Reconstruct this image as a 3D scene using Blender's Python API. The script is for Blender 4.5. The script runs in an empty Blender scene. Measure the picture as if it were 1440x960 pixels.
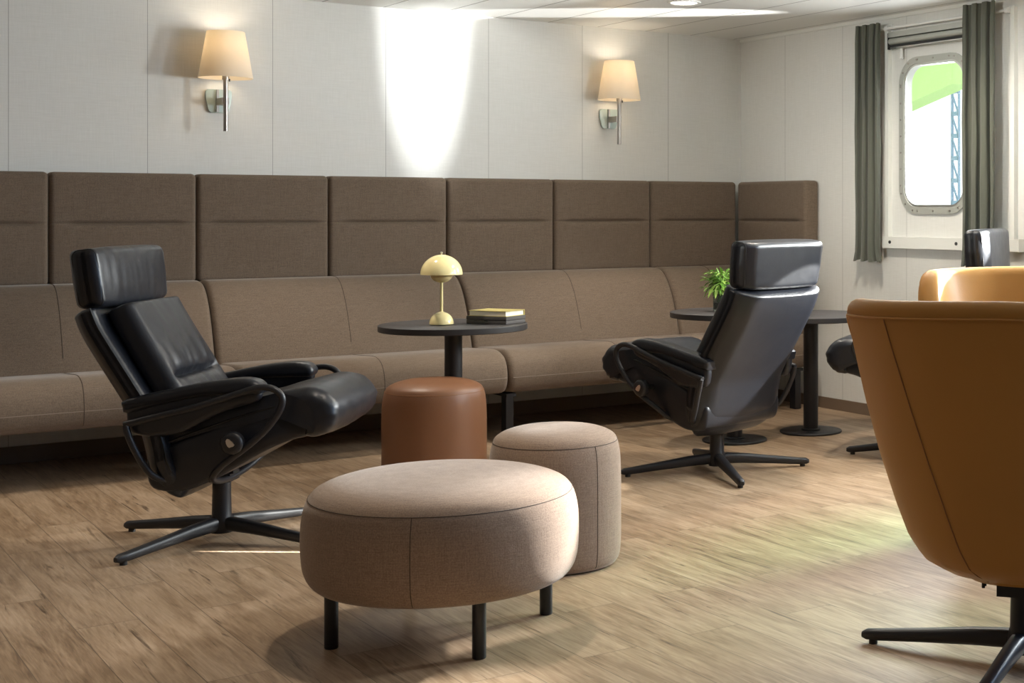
import bpy, bmesh, math, random
from mathutils import Vector, Matrix, noise
random.seed(4)
SC = bpy.context.scene
COL = SC.collection
PI = math.pi
def rad(a): return a*PI/180

# ------------------------------------------------------------------ camera
F_PX, CX, HY, EYE = 2010.0, 1180.0, 297.0, 1.28
ANG = math.atan2(3700-CX, F_PX)            # view direction, measured from +X
cam = bpy.data.objects.new('camera', bpy.data.cameras.new('camera'))
COL.objects.link(cam)
cam.location = (0, 0, EYE)
cam.rotation_euler = (PI/2, 0, ANG-PI/2)
cam.data.sensor_width = 36
cam.data.lens = 36*F_PX/1440
cam.data.shift_x = -(CX-720)/1440
cam.data.shift_y = -(480-HY)/1440
cam.data.clip_start = .05
SC.camera = cam
# ------------------------------------------------------------------ colour management, world
vs = SC.view_settings
vs.view_transform = 'Standard'; vs.look = 'None'; vs.gamma = 1; vs.use_curve_mapping = False
vs.exposure = 0.0
SC.display_settings.display_device = 'sRGB'
W = bpy.data.worlds.new('world'); SC.world = W; W.use_nodes = True
bg = W.node_tree.nodes['Background']
bg.inputs[0].default_value = (.97, 1.0, 1.0, 1); bg.inputs[1].default_value = 1.7
# ------------------------------------------------------------------ light
XW, YW, ZC = 5.739, 8.303, 2.487      # right wall, back wall, ceiling
WIN_Y = [6.285, 4.75, 3.2, 1.65, 0.1]  # portholes in the right wall
X_FILL = -2.45
def light(name, kind, loc, energy, col=(1,1,1), to=None, **kw):
    l = bpy.data.lights.new(name, kind); l.energy = energy; l.color = col
    for k, v in kw.items(): setattr(l, k, v)
    o = bpy.data.objects.new(name, l); COL.objects.link(o); o.location = loc
    if to is not None:
        o.rotation_euler = (Vector(to)-Vector(loc)).to_track_quat('-Z', 'Y').to_euler()
    return o
# daylight coming in through the portholes
for wy, e, cc in zip(WIN_Y[1:], (155, 135, 58, 40), ((.93, .98, .97), (.84, .93, 1), (.34, .60, 1), (.30, .56, 1))):
    light('porthole_daylight', 'AREA', (XW+.16, wy, 1.74), e, cc, to=(0, wy+.2, 1.0),
          shape='RECTANGLE', size=.52, size_y=.84)
light('porthole_daylight', 'AREA', (XW+.2, WIN_Y[0], 1.74), 30, (.95, .98, 1), to=(2.5, WIN_Y[0]-1.2, .6),
      shape='RECTANGLE', size=.5, size_y=.82)
# low sun coming in over the water: a beam through each of the two portholes nearest the corner
light('low_sun_beam', 'SPOT', (XW+3.0, 5.35, 2.85), 15000, (1, .98, .95), to=(2.22, 3.86, .34), spot_size=rad(5.2), spot_blend=.8, shadow_soft_size=.12)
light('low_sun_beam', 'SPOT', (XW+3.0, 7.35, 2.70), 3000, (1, .99, .97), to=(4.32, 5.62, 1.0), spot_size=rad(6), spot_blend=.6, shadow_soft_size=.12)
# glints of light thrown back up from the water through the portholes, with fill spots added
g = light('water_glint', 'SPOT', (XW-.05, 1.65, 1.55), 4200, (.97, 1, 1), to=(3.43, YW, 2.56), spot_size=rad(15), spot_blend=1.0, shadow_soft_size=.02)
g.scale = (.36, 1.4, 1)
g = light('water_glint', 'SPOT', (XW-.05, 1.65, 1.55), 430, (.97, 1, .97), to=(3.9, YW, 2.40), spot_size=rad(40), spot_blend=1.0, shadow_soft_size=.35)  # wide soft spot added to brighten the upper back wall around the glint
g.scale = (1, .42, 1)
g = light('port_side_daylight', 'SPOT', (X_FILL, 3.0, 2.05), 1150, (.98, 1, .95), to=(XW, 6.75, 1.80), spot_size=rad(27), spot_blend=1.0, shadow_soft_size=.45)  # soft fill added to brighten the right wall; this side has no window
g.scale = (1, .62, 1)
def sheet_glint(src, a, b, e, width, size):
    """a thin fan of reflected light that draws a line from a to b"""
    src, a, b = Vector(src), Vector(a), Vector(b)
    mid = (a+b)/2; z = -(mid-src).normalized(); y = (b-a); y = (y-z*y.dot(z)).normalized(); x = y.cross(z)
    o = light('water_glint', 'SPOT', src, e, (1, 1, .98), spot_size=size, spot_blend=.45, shadow_soft_size=.004)
    o.rotation_euler = Matrix((x, y, z)).transposed().to_euler()
    o.scale = (width, 1, 1)
    return o
sheet_glint((XW-.06, 3.2, 1.5), (3.63, 8.2, ZC), (5.2, 6.99, ZC), 5200, .11, rad(18))
sheet_glint((XW-.06, 4.75, 2.0), (1.49, 5.695, 0), (1.90, 5.35, 0), 12000, .035, rad(5))
light('window_reflection', 'SPOT', (XW-.06, 4.75, 1.38), 900, (1, 1, .95), to=(4.08, 5.50, .72), spot_size=rad(17), spot_blend=.15, shadow_soft_size=.01)  # narrow spot added to brighten the back of the right recliner
# light thrown in off the green hull outside
light('green_bounce', 'SPOT', (XW-.05, 4.75, 1.9), 430, (.16, 1, .30), to=(3.50, 4.05, 0), spot_size=rad(34), spot_blend=1.0, shadow_soft_size=.3)

# ------------------------------------------------------------------ materials
def mat(name, col, rough=.6, metal=0, spec=.5, **kw):
    m = bpy.data.materials.new(name); m.use_nodes = True
    b = m.node_tree.nodes['Principled BSDF']
    b.inputs['Base Color'].default_value = (*col, 1); b.inputs['Roughness'].default_value = rough
    b.inputs['Metallic'].default_value = metal; b.inputs['Specular IOR Level'].default_value = spec
    for k, v in kw.items(): b.inputs[k].default_value = v
    return m
def nodes(m):
    nt = m.node_tree
    return nt, nt.nodes, nt.links, nt.nodes['Principled BSDF']
def ramp(N, pts):
    r = N.new('ShaderNodeValToRGB'); e = r.color_ramp.elements
    while len(e) < len(pts): e.new(.5)
    for k, (p, c) in enumerate(pts): e[k].position = p; e[k].color = (*c, 1)
    return r
def aniso(N, L, scale, detail=2, rough=.6, coord='Object'):
    t = N.new('ShaderNodeTexCoord'); mp = N.new('ShaderNodeMapping'); mp.inputs['Scale'].default_value = scale
    n = N.new('ShaderNodeTexNoise'); n.inputs['Scale'].default_value = 1; n.inputs['Detail'].default_value = detail; n.inputs['Roughness'].default_value = rough
    L.new(t.outputs[coord], mp.inputs['Vector']); L.new(mp.outputs[0], n.inputs['Vector'])
    return n.outputs['Fac']
def mth(N, L, op, a, b=None, c=None):
    n = N.new('ShaderNodeMath'); n.operation = op
    for i, v in enumerate((a, b, c)):
        if v is None: continue
        if hasattr(v, 'links'): L.new(v, n.inputs[i])
        else: n.inputs[i].default_value = v
    return n.outputs[0]
def bump(N, L, b, h, strength, dist):
    bp = N.new('ShaderNodeBump'); bp.inputs['Strength'].default_value = strength; bp.inputs['Distance'].default_value = dist
    L.new(h, bp.inputs['Height']); L.new(bp.outputs[0], b.inputs['Normal'])
def fabric(name, lo, hi, sheen=.25):
    m = mat(name, hi, .92, spec=.15)
    nt, N, L, b = nodes(m)
    h = aniso(N, L, (22, 22, 420), 2); v = aniso(N, L, (380, 380, 14), 2); f = aniso(N, L, (230, 230, 230), 3, .75)
    s = mth(N, L, 'ADD', mth(N, L, 'ADD', mth(N, L, 'MULTIPLY', h, .8), mth(N, L, 'MULTIPLY', v, .8)), mth(N, L, 'MULTIPLY', f, 1.6))
    s = mth(N, L, 'MULTIPLY', s, .3125)
    r = ramp(N, [(.36, lo), (.64, hi)]); L.new(s, r.inputs[0]); L.new(r.outputs[0], b.inputs['Base Color'])
    b.inputs['Sheen Weight'].default_value = sheen; b.inputs['Sheen Roughness'].default_value = .4
    b.inputs['Sheen Tint'].default_value = (1, .93, .86, 1)
    bump(N, L, b, s, .35, .002)
    return m
def leather(name, col, rough, spec=.5, coat=0):
    m = mat(name, col, rough, spec=spec)
    nt, N, L, b = nodes(m)
    f = aniso(N, L, (260, 260, 260), 3); g = aniso(N, L, (18, 18, 18), 3)
    s = mth(N, L, 'ADD', mth(N, L, 'MULTIPLY', f, .35), g)
    bump(N, L, b, s, .18, .004)
    r = mth(N, L, 'ADD', mth(N, L, 'MULTIPLY', g, .14), rough-.07); L.new(r, b.inputs['Roughness'])
    b.inputs['Coat Weight'].default_value = coat; b.inputs['Coat Roughness'].default_value = .35
    return m
M = {}
M['sofa'] = fabric('brown_melange_fabric', (.108, .079, .057), (.205, .155, .116))
M['pouf'] = fabric('taupe_melange_fabric', (.21, .146, .106), (.385, .28, .208), .35)
M['black_leather'] = leather('black_leather', (.011, .0125, .0175), .36, .5)
M['tan_leather'] = leather('tan_leather', (.50, .235, .055), .45, .3)
M['brown_leather'] = leather('brown_leather', (.235, .105, .050), .42, .5)
M['tan_thread'] = mat('tan_thread', (.30, .13, .045), .7)
M['seam'] = mat('seam_thread', (.07, .05, .038), .9)
M['welt'] = mat('welt_thread', (.27, .215, .175), .9)
M['black_metal'] = mat('black_powder_coat', (.014, .014, .017), .42, spec=.5)
M['piping'] = mat('black_piping', (.010, .010, .011), .5)
M['silver'] = mat('brushed_silver', (.72, .70, .66), .3, 1)
M['steel'] = mat('satin_steel', (.42, .39, .36), .38, 1)
M['tabletop'] = mat('dark_laminate', (.050, .046, .047), .42, spec=.45)
M['tabledge'] = mat('dark_laminate_edge', (.030, .028, .029), .45)
M['shade'] = mat('lamp_shade_fabric', (.86, .80, .70), .9)
M['glass_plate'] = mat('frosted_glass_plate', (.50, .60, .56), .25, spec=.6)
M['lamp_yellow'] = mat('pale_yellow_enamel', (.86, .74, .38), .16, spec=.6)
M['cream_inside'] = mat('cream_bowl', (.9, .78, .45), .4)
M['bulb'] = mat('bulb', (1, .8, .5), .5)
M['bulb'].node_tree.nodes['Principled BSDF'].inputs['Emission Color'].default_value = (1, .74, .42, 1)
M['bulb'].node_tree.nodes['Principled BSDF'].inputs['Emission Strength'].default_value = 6
M['led'] = mat('downlight_lens', (1, 1, 1), .5)
M['led'].node_tree.nodes['Principled BSDF'].inputs['Emission Color'].default_value = (1, .96, .88, 1)
M['led'].node_tree.nodes['Principled BSDF'].inputs['Emission Strength'].default_value = 5
M['white_paint'] = mat('white_paint', (.78, .78, .74), .4)
M['white_plastic'] = mat('white_plastic', (.8, .8, .78), .35)
M['ring'] = mat('window_ring_grey', (.47, .48, .44), .45, .35)
M['aluminium'] = mat('aluminium', (.62, .63, .60), .28, .9)
M['dark_gap'] = mat('dark_gap', (.03, .03, .03), .8)
M['page'] = mat('page_white', (.86, .82, .72), .8)
M['book_cover'] = mat('yellow_cover', (.62, .52, .18), .35)
M['box_grey'] = mat('grey_linen_box', (.095, .088, .085), .8)
M['leaf'] = mat('leaf_green', (.15, .33, .04), .4)
M['leaf_light'] = mat('leaf_light_green', (.30, .46, .09), .4)
M['soil'] = mat('dark_soil', (.02, .016, .012), .9)
M['hull_green'] = mat('green_canopy', (.42, .68, .22), .6)
M['blue_post'] = mat('blue_grey_lattice', (.25, .38, .50), .6)
M['water_ground'] = mat('pale_concrete', (.75, .76, .74), .8)
M['glass'] = mat('window_glass', (1, 1, 1), .02)
nt = M['glass'].node_tree; N = nt.nodes; L = nt.links
gt = N.new('ShaderNodeBsdfTransparent'); gg = N.new('ShaderNodeBsdfGlossy'); gg.inputs['Roughness'].default_value = .02
gm = N.new('ShaderNodeMixShader'); gm.inputs[0].default_value = .05
L.new(gt.outputs[0], gm.inputs[1]); L.new(gg.outputs[0], gm.inputs[2]); L.new(gm.outputs[0], N['Material Output'].inputs['Surface'])
M['vase'] = mat('dark_glass_vase', (.50, .56, .52), .04, spec=.6)
M['vase'].node_tree.nodes['Principled BSDF'].inputs['Transmission Weight'].default_value = .9
M['vase'].node_tree.nodes['Principled BSDF'].inputs['IOR'].default_value = 1.35
# translucent shade
nt, N, L, b = nodes(M['shade'])
tr = N.new('ShaderNodeBsdfTranslucent'); tr.inputs[0].default_value = (.95, .85, .68, 1)
mx = N.new('ShaderNodeMixShader'); mx.inputs[0].default_value = .35
L.new(b.outputs[0], mx.inputs[1]); L.new(tr.outputs[0], mx.inputs[2]); L.new(mx.outputs[0], N['Material Output'].inputs['Surface'])
nt, N, L, b = nodes(M['cream_inside'])
tr = N.new('ShaderNodeBsdfTranslucent'); tr.inputs[0].default_value = (1, .86, .5, 1)
mx = N.new('ShaderNodeMixShader'); mx.inputs[0].default_value = .4
L.new(b.outputs[0], mx.inputs[1]); L.new(tr.outputs[0], mx.inputs[2]); L.new(mx.outputs[0], N['Material Output'].inputs['Surface'])
# curtain
M['curtain'] = mat('grey_green_curtain', (.105, .110, .088), .85, spec=.2)
nt, N, L, b = nodes(M['curtain'])
b.inputs['Sheen Weight'].default_value = .3
bump(N, L, b, aniso(N, L, (300, 300, 300), 2), .2, .001)
# linen-look wall panels with hairline joints
def wallmat(name, axis, off, pitch):
    m = mat(name, (.64, .63, .60), .5, spec=.35)
    nt, N, L, b = nodes(m)
    t = N.new('ShaderNodeTexCoord'); sx = N.new('ShaderNodeSeparateXYZ'); L.new(t.outputs['Object'], sx.inputs[0])
    fr = mth(N, L, 'FRACT', mth(N, L, 'DIVIDE', mth(N, L, 'SUBTRACT', sx.outputs[axis], off-10*pitch-.0015), pitch))
    j = mth(N, L, 'LESS_THAN', fr, .003/pitch)
    h = aniso(N, L, (12, 12, 300), 2); v = aniso(N, L, (300, 300, 8), 2)
    s = mth(N, L, 'MULTIPLY', mth(N, L, 'ADD', h, v), .5)
    r = ramp(N, [(.3, (.68, .675, .64)), (.7, (.77, .765, .735))]); L.new(s, r.inputs[0])
    mx = N.new('ShaderNodeMix'); mx.data_type = 'RGBA'; L.new(j, mx.inputs[0]); L.new(r.outputs[0], mx.inputs[6]); mx.inputs[7].default_value = (.36, .35, .33, 1)
    L.new(mx.outputs[2], b.inputs['Base Color'])
    return m
M['wall_x'] = wallmat('wall_panels_back', 0, 1.228, .652)
M['wall_y'] = wallmat('wall_panels_side', 1, 6.537, .622)
# ceiling strips
m = M['ceiling'] = mat('ceiling_strips', (.80, .80, .77), .32, spec=.5)
nt, N, L, b = nodes(m)
t = N.new('ShaderNodeTexCoord'); sx = N.new('ShaderNodeSeparateXYZ'); L.new(t.outputs['Object'], sx.inputs[0])
fr = mth(N, L, 'FRACT', mth(N, L, 'DIVIDE', mth(N, L, 'SUBTRACT', sx.outputs[0], 3.168-.3585*20-.005), .3585))
j = mth(N, L, 'LESS_THAN', fr, .010/.3585)
mx = N.new('ShaderNodeMix'); mx.data_type = 'RGBA'; L.new(j, mx.inputs[0]); mx.inputs[6].default_value = (.80, .80, .77, 1); mx.inputs[7].default_value = (.20, .19, .17, 1)
L.new(mx.outputs[2], b.inputs['Base Color'])
# oak floor planks running along Y
m = M['floor'] = mat('oak_planks', (.35, .25, .16), .42, spec=.5)
nt, N, L, b = nodes(m)
t = N.new('ShaderNodeTexCoord')
mp = N.new('ShaderNodeMapping'); mp.inputs['Rotation'].default_value = (0, 0, PI/2); L.new(t.outputs['Object'], mp.inputs['Vector'])
br = N.new('ShaderNodeTexBrick'); L.new(mp.outputs[0], br.inputs['Vector'])
br.offset = .37; br.offset_frequency = 2; br.squash = 1
br.inputs['Color1'].default_value = (0, 0, 0, 1); br.inputs['Color2'].default_value = (1, 1, 1, 1); br.inputs['Mortar'].default_value = (.5, .5, .5, 1)
br.inputs['Scale'].default_value = 1; br.inputs['Mortar Size'].default_value = .0016; br.inputs['Mortar Smooth'].default_value = .3
br.inputs['Brick Width'].default_value = 1.22; br.inputs['Row Height'].default_value = .18; br.inputs['Bias'].default_value = 0
tone = N.new('ShaderNodeSeparateColor'); L.new(br.outputs['Color'], tone.inputs[0])
# per-plank offset so the grain changes from plank to plank
off = N.new('ShaderNodeCombineXYZ'); L.new(mth(N, L, 'MULTIPLY', tone.outputs[0], 37.), off.inputs[0]); L.new(mth(N, L, 'MULTIPLY', tone.outputs[0], 91.), off.inputs[1])
va = N.new('ShaderNodeVectorMath'); va.operation = 'ADD'; L.new(t.outputs['Object'], va.inputs[0]); L.new(off.outputs[0], va.inputs[1])
def grain(scale, detail, dist=0, rough=.6):
    mp = N.new('ShaderNodeMapping'); mp.inputs['Scale'].default_value = scale
    n = N.new('ShaderNodeTexNoise'); n.inputs['Scale'].default_value = 1; n.inputs['Detail'].default_value = detail
    n.inputs['Distortion'].default_value = dist; n.inputs['Roughness'].default_value = rough
    L.new(va.outputs[0], mp.inputs['Vector']); L.new(mp.outputs[0], n.inputs['Vector'])
    return n.outputs['Fac']
fine = grain((150, 5, 1), 4, .4, .7); broad = grain((9, 1.3, 1), 4, 1.2); cath = grain((24, 2.2, 1), 3, 2.5)
mixv = mth(N, L, 'ADD', mth(N, L, 'ADD', mth(N, L, 'MULTIPLY', fine, .34), mth(N, L, 'MULTIPLY', broad, .36)), mth(N, L, 'MULTIPLY', cath, .30))
mixv = mth(N, L, 'ADD', mixv, mth(N, L, 'MULTIPLY', mth(N, L, 'SUBTRACT', tone.outputs[0], .5), .075))
r = ramp(N, [(.34, (.13, .080, .045)), (.44, (.26, .172, .102)), (.53, (.37, .26, .166)), (.66, (.50, .375, .26))]); L.new(mixv, r.inputs[0])
crack = ramp(N, [(.30, (.30, .27, .24)), (.40, (1, 1, 1))]); L.new(grain((30, 1.6, 1), 5, 1.6, .65), crack.inputs[0])
mu = N.new('ShaderNodeMix'); mu.data_type = 'RGBA'; mu.blend_type = 'MULTIPLY'; mu.inputs[0].default_value = 1; L.new(r.outputs[0], mu.inputs[6]); L.new(crack.outputs[0], mu.inputs[7])
mo = N.new('ShaderNodeMix'); mo.data_type = 'RGBA'; L.new(mth(N, L, 'MULTIPLY', br.outputs['Fac'], .75), mo.inputs[0]); L.new(mu.outputs[2], mo.inputs[6]); mo.inputs[7].default_value = (.10, .07, .045, 1)
L.new(mo.outputs[2], b.inputs['Base Color'])
L.new(mth(N, L, 'ADD', mth(N, L, 'MULTIPLY', fine, .22), .30), b.inputs['Roughness'])
bump(N, L, b, mixv, .12, .003)
m = M['baseboard'] = mat('baseboard_oak', (.17, .12, .082), .5)

# ------------------------------------------------------------------ mesh helpers
def mesh_obj(name, verts, faces, material, parent=None, smooth=True, mats=None, fmat=None):
    me = bpy.data.meshes.new(name); me.from_pydata([tuple(v) for v in verts], [], faces); me.validate()
    bm = bmesh.new(); bm.from_mesh(me); bmesh.ops.recalc_face_normals(bm, faces=bm.faces); bm.to_mesh(me); bm.free()
    me.materials.append(material)
    for mm in (mats or []): me.materials.append(mm)
    if fmat:
        for p in me.polygons: p.material_index = fmat(p)
    if smooth:
        me.shade_smooth()
        try: me.set_sharp_from_angle(angle=rad(50))
        except Exception: pass
    o = bpy.data.objects.new(name, me); COL.objects.link(o)
    if parent is not None: o.parent = parent
    return o
def thing(name, label, cat, loc=(0, 0, 0), rz=0, group=None):
    o = bpy.data.objects.new(name, None); COL.objects.link(o); o.empty_display_size = .1
    o.location = loc; o.rotation_euler = (0, 0, rz)
    tag(o, label, cat, group); return o
def tag(o, label, cat, group=None):
    o['label'] = label; o['category'] = cat
    if group: o['group'] = group
    return o
def struct(o): o['kind'] = 'structure'; return o
class MB:
    """collects closed shapes into one mesh"""
    def __init__(s): s.v = []; s.f = []
    def add(s, v, f):
        n = len(s.v); s.v += [Vector(a) for a in v]; s.f += [tuple(i+n for i in q) for q in f]; return s
    def box(s, x0, x1, y0, y1, z0, z1):
        return s.add([(x0,y0,z0),(x1,y0,z0),(x1,y1,z0),(x0,y1,z0),(x0,y0,z1),(x1,y0,z1),(x1,y1,z1),(x0,y1,z1)],
                     [(0,3,2,1),(4,5,6,7),(0,1,5,4),(1,2,6,5),(2,3,7,6),(3,0,4,7)])
    def rings(s, rings, closed=False, caps=True):
        n = len(rings[0]); v = [p for r in rings for p in r]; f = []
        R = len(rings)
        for i in range(R if closed else R-1):
            a, b_ = i*n, ((i+1) % R)*n
            for k in range(n): f.append((a+k, a+(k+1) % n, b_+(k+1) % n, b_+k))
        if caps and not closed:
            f.append(tuple(range(n))); f.append(tuple((R-1)*n+k for k in range(n)))
        return s.add(v, f)
    def tube(s, pts, r, seg=10, rfun=None, smooth=6, closed=False):
        pts = [Vector(p) for p in pts]
        if smooth: pts = catmull(pts, smooth, closed)
        n = len(pts); rings = []; up = None
        for i, p in enumerate(pts):
            t = (pts[(i+1) % n]-pts[i-1]) if closed else (pts[min(i+1, n-1)]-pts[max(i-1, 0)])
            t.normalize()
            if up is None:
                up = Vector((0, 0, 1)) if abs(t.z) < .9 else Vector((1, 0, 0))
            up = (up-t*up.dot(t)).normalized(); sd = t.cross(up)
            rr = rfun(i/(n-1)) if rfun else r
            rings.append([p+up*math.cos(2*PI*k/seg)*rr+sd*math.sin(2*PI*k/seg)*rr for k in range(seg)])
        return s.rings(rings, closed)
    def lathe(s, prof, seg=48, c=(0, 0, 0)):
        c = Vector(c)
        rings = [[c+Vector((r*math.cos(2*PI*k/seg), r*math.sin(2*PI*k/seg), z)) for k in range(seg)] for r, z in prof]
        return s.rings(rings)
    def build(s, name, material, parent=None, **kw): return mesh_obj(name, s.v, s.f, material, parent, **kw)
def catmull(p, n, closed=False):
    out = []; m = len(p)
    for i in range(m if closed else m-1):
        if closed: a, b_, c, d = p[i-1], p[i], p[(i+1) % m], p[(i+2) % m]
        else: a, b_, c, d = p[max(i-1, 0)], p[i], p[i+1], p[min(i+2, m-1)]
        for k in range(n):
            t = k/n
            out.append(.5*((2*b_)+(c-a)*t+(2*a-5*b_+4*c-d)*t*t+(3*b_-a-3*c+d)*t**3))
    if not closed: out.append(p[-1].copy())
    return out
def rbox(hx, hy, hz, r, seg=4, ix=6, iy=6, iz=6, fn=None):
    """rounded box as one lattice shell; fn bends each vertex"""
    def axis(h, n):
        c = h-r; a = [r*math.tan(rad(45)*(k/seg)) for k in range(seg, 0, -1)]
        if isinstance(n, int): inner = [-c+2*c*k/n for k in range(n+1)]
        else: inner = sorted(set([-c]+[v for v in n if -c < v < c]+[c]))
        return [-c-t for t in a]+inner+[c+t for t in reversed(a)]
    X, Y, Z = axis(hx, ix), axis(hy, iy), axis(hz, iz)
    idx = {}; V = []
    def vid(i, j, k):
        if (i, j, k) not in idx:
            p = Vector((X[i], Y[j], Z[k])); q = Vector((max(-hx+r, min(hx-r, p.x)), max(-hy+r, min(hy-r, p.y)), max(-hz+r, min(hz-r, p.z))))
            d = p-q
            if d.length > 1e-9: p = q+d.normalized()*r
            idx[(i, j, k)] = len(V); V.append(fn(p) if fn else p)
        return idx[(i, j, k)]
    Fc = []; nx, ny, nz = len(X)-1, len(Y)-1, len(Z)-1
    for i in range(nx):
        for j in range(ny):
            for k in (0, nz): Fc.append((vid(i,j,k), vid(i+1,j,k), vid(i+1,j+1,k), vid(i,j+1,k)))
    for i in range(nx):
        for k in range(nz):
            for j in (0, ny): Fc.append((vid(i,j,k), vid(i+1,j,k), vid(i+1,j,k+1), vid(i,j,k+1)))
    for j in range(ny):
        for k in range(nz):
            for i in (0, nx): Fc.append((vid(i,j,k), vid(i,j+1,k), vid(i,j+1,k+1), vid(i,j,k+1)))
    return V, Fc
def closed_profile(pts, n=5):
    return [Vector((p.x, p.y)) for p in catmull([Vector((a, b_, 0)) for a, b_ in pts], n, True)]
def inset(prof, d):
    n = len(prof); out = []
    area = sum(prof[i].x*prof[(i+1) % n].y-prof[(i+1) % n].x*prof[i].y for i in range(n))
    sg = 1 if area > 0 else -1
    for i in range(n):
        t = (prof[(i+1) % n]-prof[i-1]).normalized(); out.append(prof[i]+Vector((-t.y, t.x))*sg*d)
    return out
def extrude_round(prof, a0, a1, r, put, segs=4, mid=12, fn=None):
    """a 2-D profile swept along an axis with softly rounded ends; put(a, (u, v)) -> Vector"""
    L_ = [(a0+r*(1-math.cos(PI/2*k/segs)), r*(1-math.sin(PI/2*k/segs))) for k in range(segs+1)]
    rings = [(a, d) for a, d in L_]
    for k in range(1, mid): rings.append((a0+r+(a1-a0-2*r)*k/mid, 0))
    rings += [(a0+a1-a, d) for a, d in reversed(L_)]
    out = []
    for a, d in rings:
        pr = inset(prof, d) if d > 1e-6 else prof
        out.append([put(a, p) if not fn else fn(a, p, put(a, p)) for p in pr])
    mb = MB(); mb.rings(out, caps=False)
    for ring in (0, len(out)-1):                       # fan caps
        n = len(prof); c = sum(out[ring], Vector())/n; base = ring*n; mb.v.append(c); ci = len(mb.v)-1
        for k in range(n): mb.f.append((base+k, base+(k+1) % n, ci))
    return mb

# ------------------------------------------------------------------ room shell
X0, Y0 = -2.6, -2.4
struct(MB().box(X0-.1, XW+.3, Y0-.1, YW+.1, -.1, 0).build('floor', M['floor'], smooth=False))
struct(MB().box(X0-.1, XW+.3, Y0-.1, YW+.1, ZC, ZC+.1).build('ceiling', M['ceiling'], smooth=False))
struct(MB().box(X0-.1, XW+.3, YW, YW+.1, 0, ZC).build('wall_back', M['wall_x'], smooth=False))
struct(MB().box(X0-.1, X0, Y0-.1, YW, 0, ZC).build('wall_left', M['baseboard'], smooth=False))
struct(MB().box(X0, XW+.3, Y0-.1, Y0, 0, ZC).build('wall_front', M['baseboard'], smooth=False))
WZ, WHW, WHH, WR = 1.737, .272, .437, .125       # porthole centre height, half sizes, corner radius
def rrect(hw, hh, r, n=8):
    out = []
    for (sx, sy, a0) in ((1, 1, 0), (-1, 1, 90), (-1, -1, 180), (1, -1, 270)):
        for k in range(n+1):
            a = rad(a0+90*k/n); out.append((sx*(hw-r)+r*math.cos(a), sy*(hh-r)+r*math.sin(a)))
    return out
def rect_match(pts, hw, hh, n=8):
    """points on a plain rectangle facing the points of rrect"""
    out = []
    for i, (y, z) in enumerate(pts):
        k = i % (n+1); c = i//(n+1)
        sx, sy = ((1, 1), (-1, 1), (-1, -1), (1, -1))[c]
        th = k/n
        if c in (0, 2): first, second = (sx*hw, z), (y, sy*hh)
        else: first, second = (y, sy*hh), (sx*hw, z)
        if k < n/2: out.append(first)
        elif k > n/2: out.append(second)
        else: out.append((sx*hw, sy*hh))
    return out
# right wall: solid strips between square patches pierced by rounded holes
wr = MB(); hy_, hz_ = .45, .60; TH = .06
ys = sorted(WIN_Y); prev = Y0-.1
for wy in ys:
    wr.box(XW, XW+TH, prev, wy-hy_, 0, ZC); prev = wy+hy_
    wr.box(XW, XW+TH, wy-hy_, wy+hy_, 0, WZ-hz_); wr.box(XW, XW+TH, wy-hy_, wy+hy_, WZ+hz_, ZC)
    hole = rrect(WHW, WHH, WR); outer = rect_match(hole, hy_, hz_)
    P = lambda x, q: [(x, wy+a, WZ+c) for a, c in q]
    wr.rings([P(XW, outer), P(XW, hole), P(XW+TH, hole), P(XW+TH, outer)], closed=False, caps=False)
wr.box(XW, XW+TH, prev, YW+.1, 0, ZC)
struct(wr.build('wall_right', M['wall_y'], smooth=False))
struct(MB().box(X0, XW, YW-.015, YW, 0, .085).build('baseboard_back', M['baseboard'], smooth=False))
struct(MB().box(XW-.012, XW, Y0, YW-.015, 0, .072).build('baseboard_right', M['baseboard'], smooth=False))
struct(MB().box(XW-.012, XW, Y0, YW, ZC-.022, ZC).build('trim_1', M['white_paint'], smooth=False))
# portholes
def porthole(i, wy, full=True):
    root = bpy.data.objects.new('window_%d' % i, None); COL.objects.link(root); root.location = (XW, wy, WZ); struct(root)
    def ringmesh(h1, h2, r1, r2, xa, xb):
        a, b_ = rrect(*h1, r1), rrect(*h2, r2)
        P = lambda x, q: [(x, y, z) for y, z in q]
        return MB().rings([P(xa, a), P(xb, a), P(xb, b_), P(xa, b_)], closed=True)
    ringmesh((WHW+.036, WHH+.036), (WHW-.004, WHH-.004), WR+.036, WR-.004, .002, -.014).build('window_frame', M['ring'], root)
    ringmesh((WHW-.004, WHH-.004), (WHW-.018, WHH-.018), WR-.004, WR-.018, -.008, .045).build('window_gasket', M['aluminium'], root)
    sc_ = MB()
    pth = rrect(WHW+.018, WHH+.018, WR+.018, 6)
    for k in range(0, len(pth), 2): sc_.tube([(-.013, pth[k][0], pth[k][1]), (-.018, pth[k][0], pth[k][1])], .006, 8, smooth=0)
    for q in (-.14, 0, .14): 
        for s in (-1, 1): sc_.tube([(-.013, q, s*(WHH+.018)), (-.018, q, s*(WHH+.018))], .006, 8, smooth=0)
    for q in (-.3, -.2, -.1, 0, .1, .2, .3):
        for s in (-1, 1): sc_.tube([(-.013, s*(WHW+.018), q), (-.018, s*(WHW+.018), q)], .006, 8, smooth=0)
    sc_.build('rivets', M['steel'], root)
    gp = rrect(WHW-.019, WHH-.019, WR-.019)
    MB().rings([[(.03, y, z) for y, z in gp], [(.036, y, z) for y, z in gp]]).build('window_pane', M['glass'], root, smooth=False)
    return root
for i, wy in enumerate(WIN_Y): porthole(i+1, wy)
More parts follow.
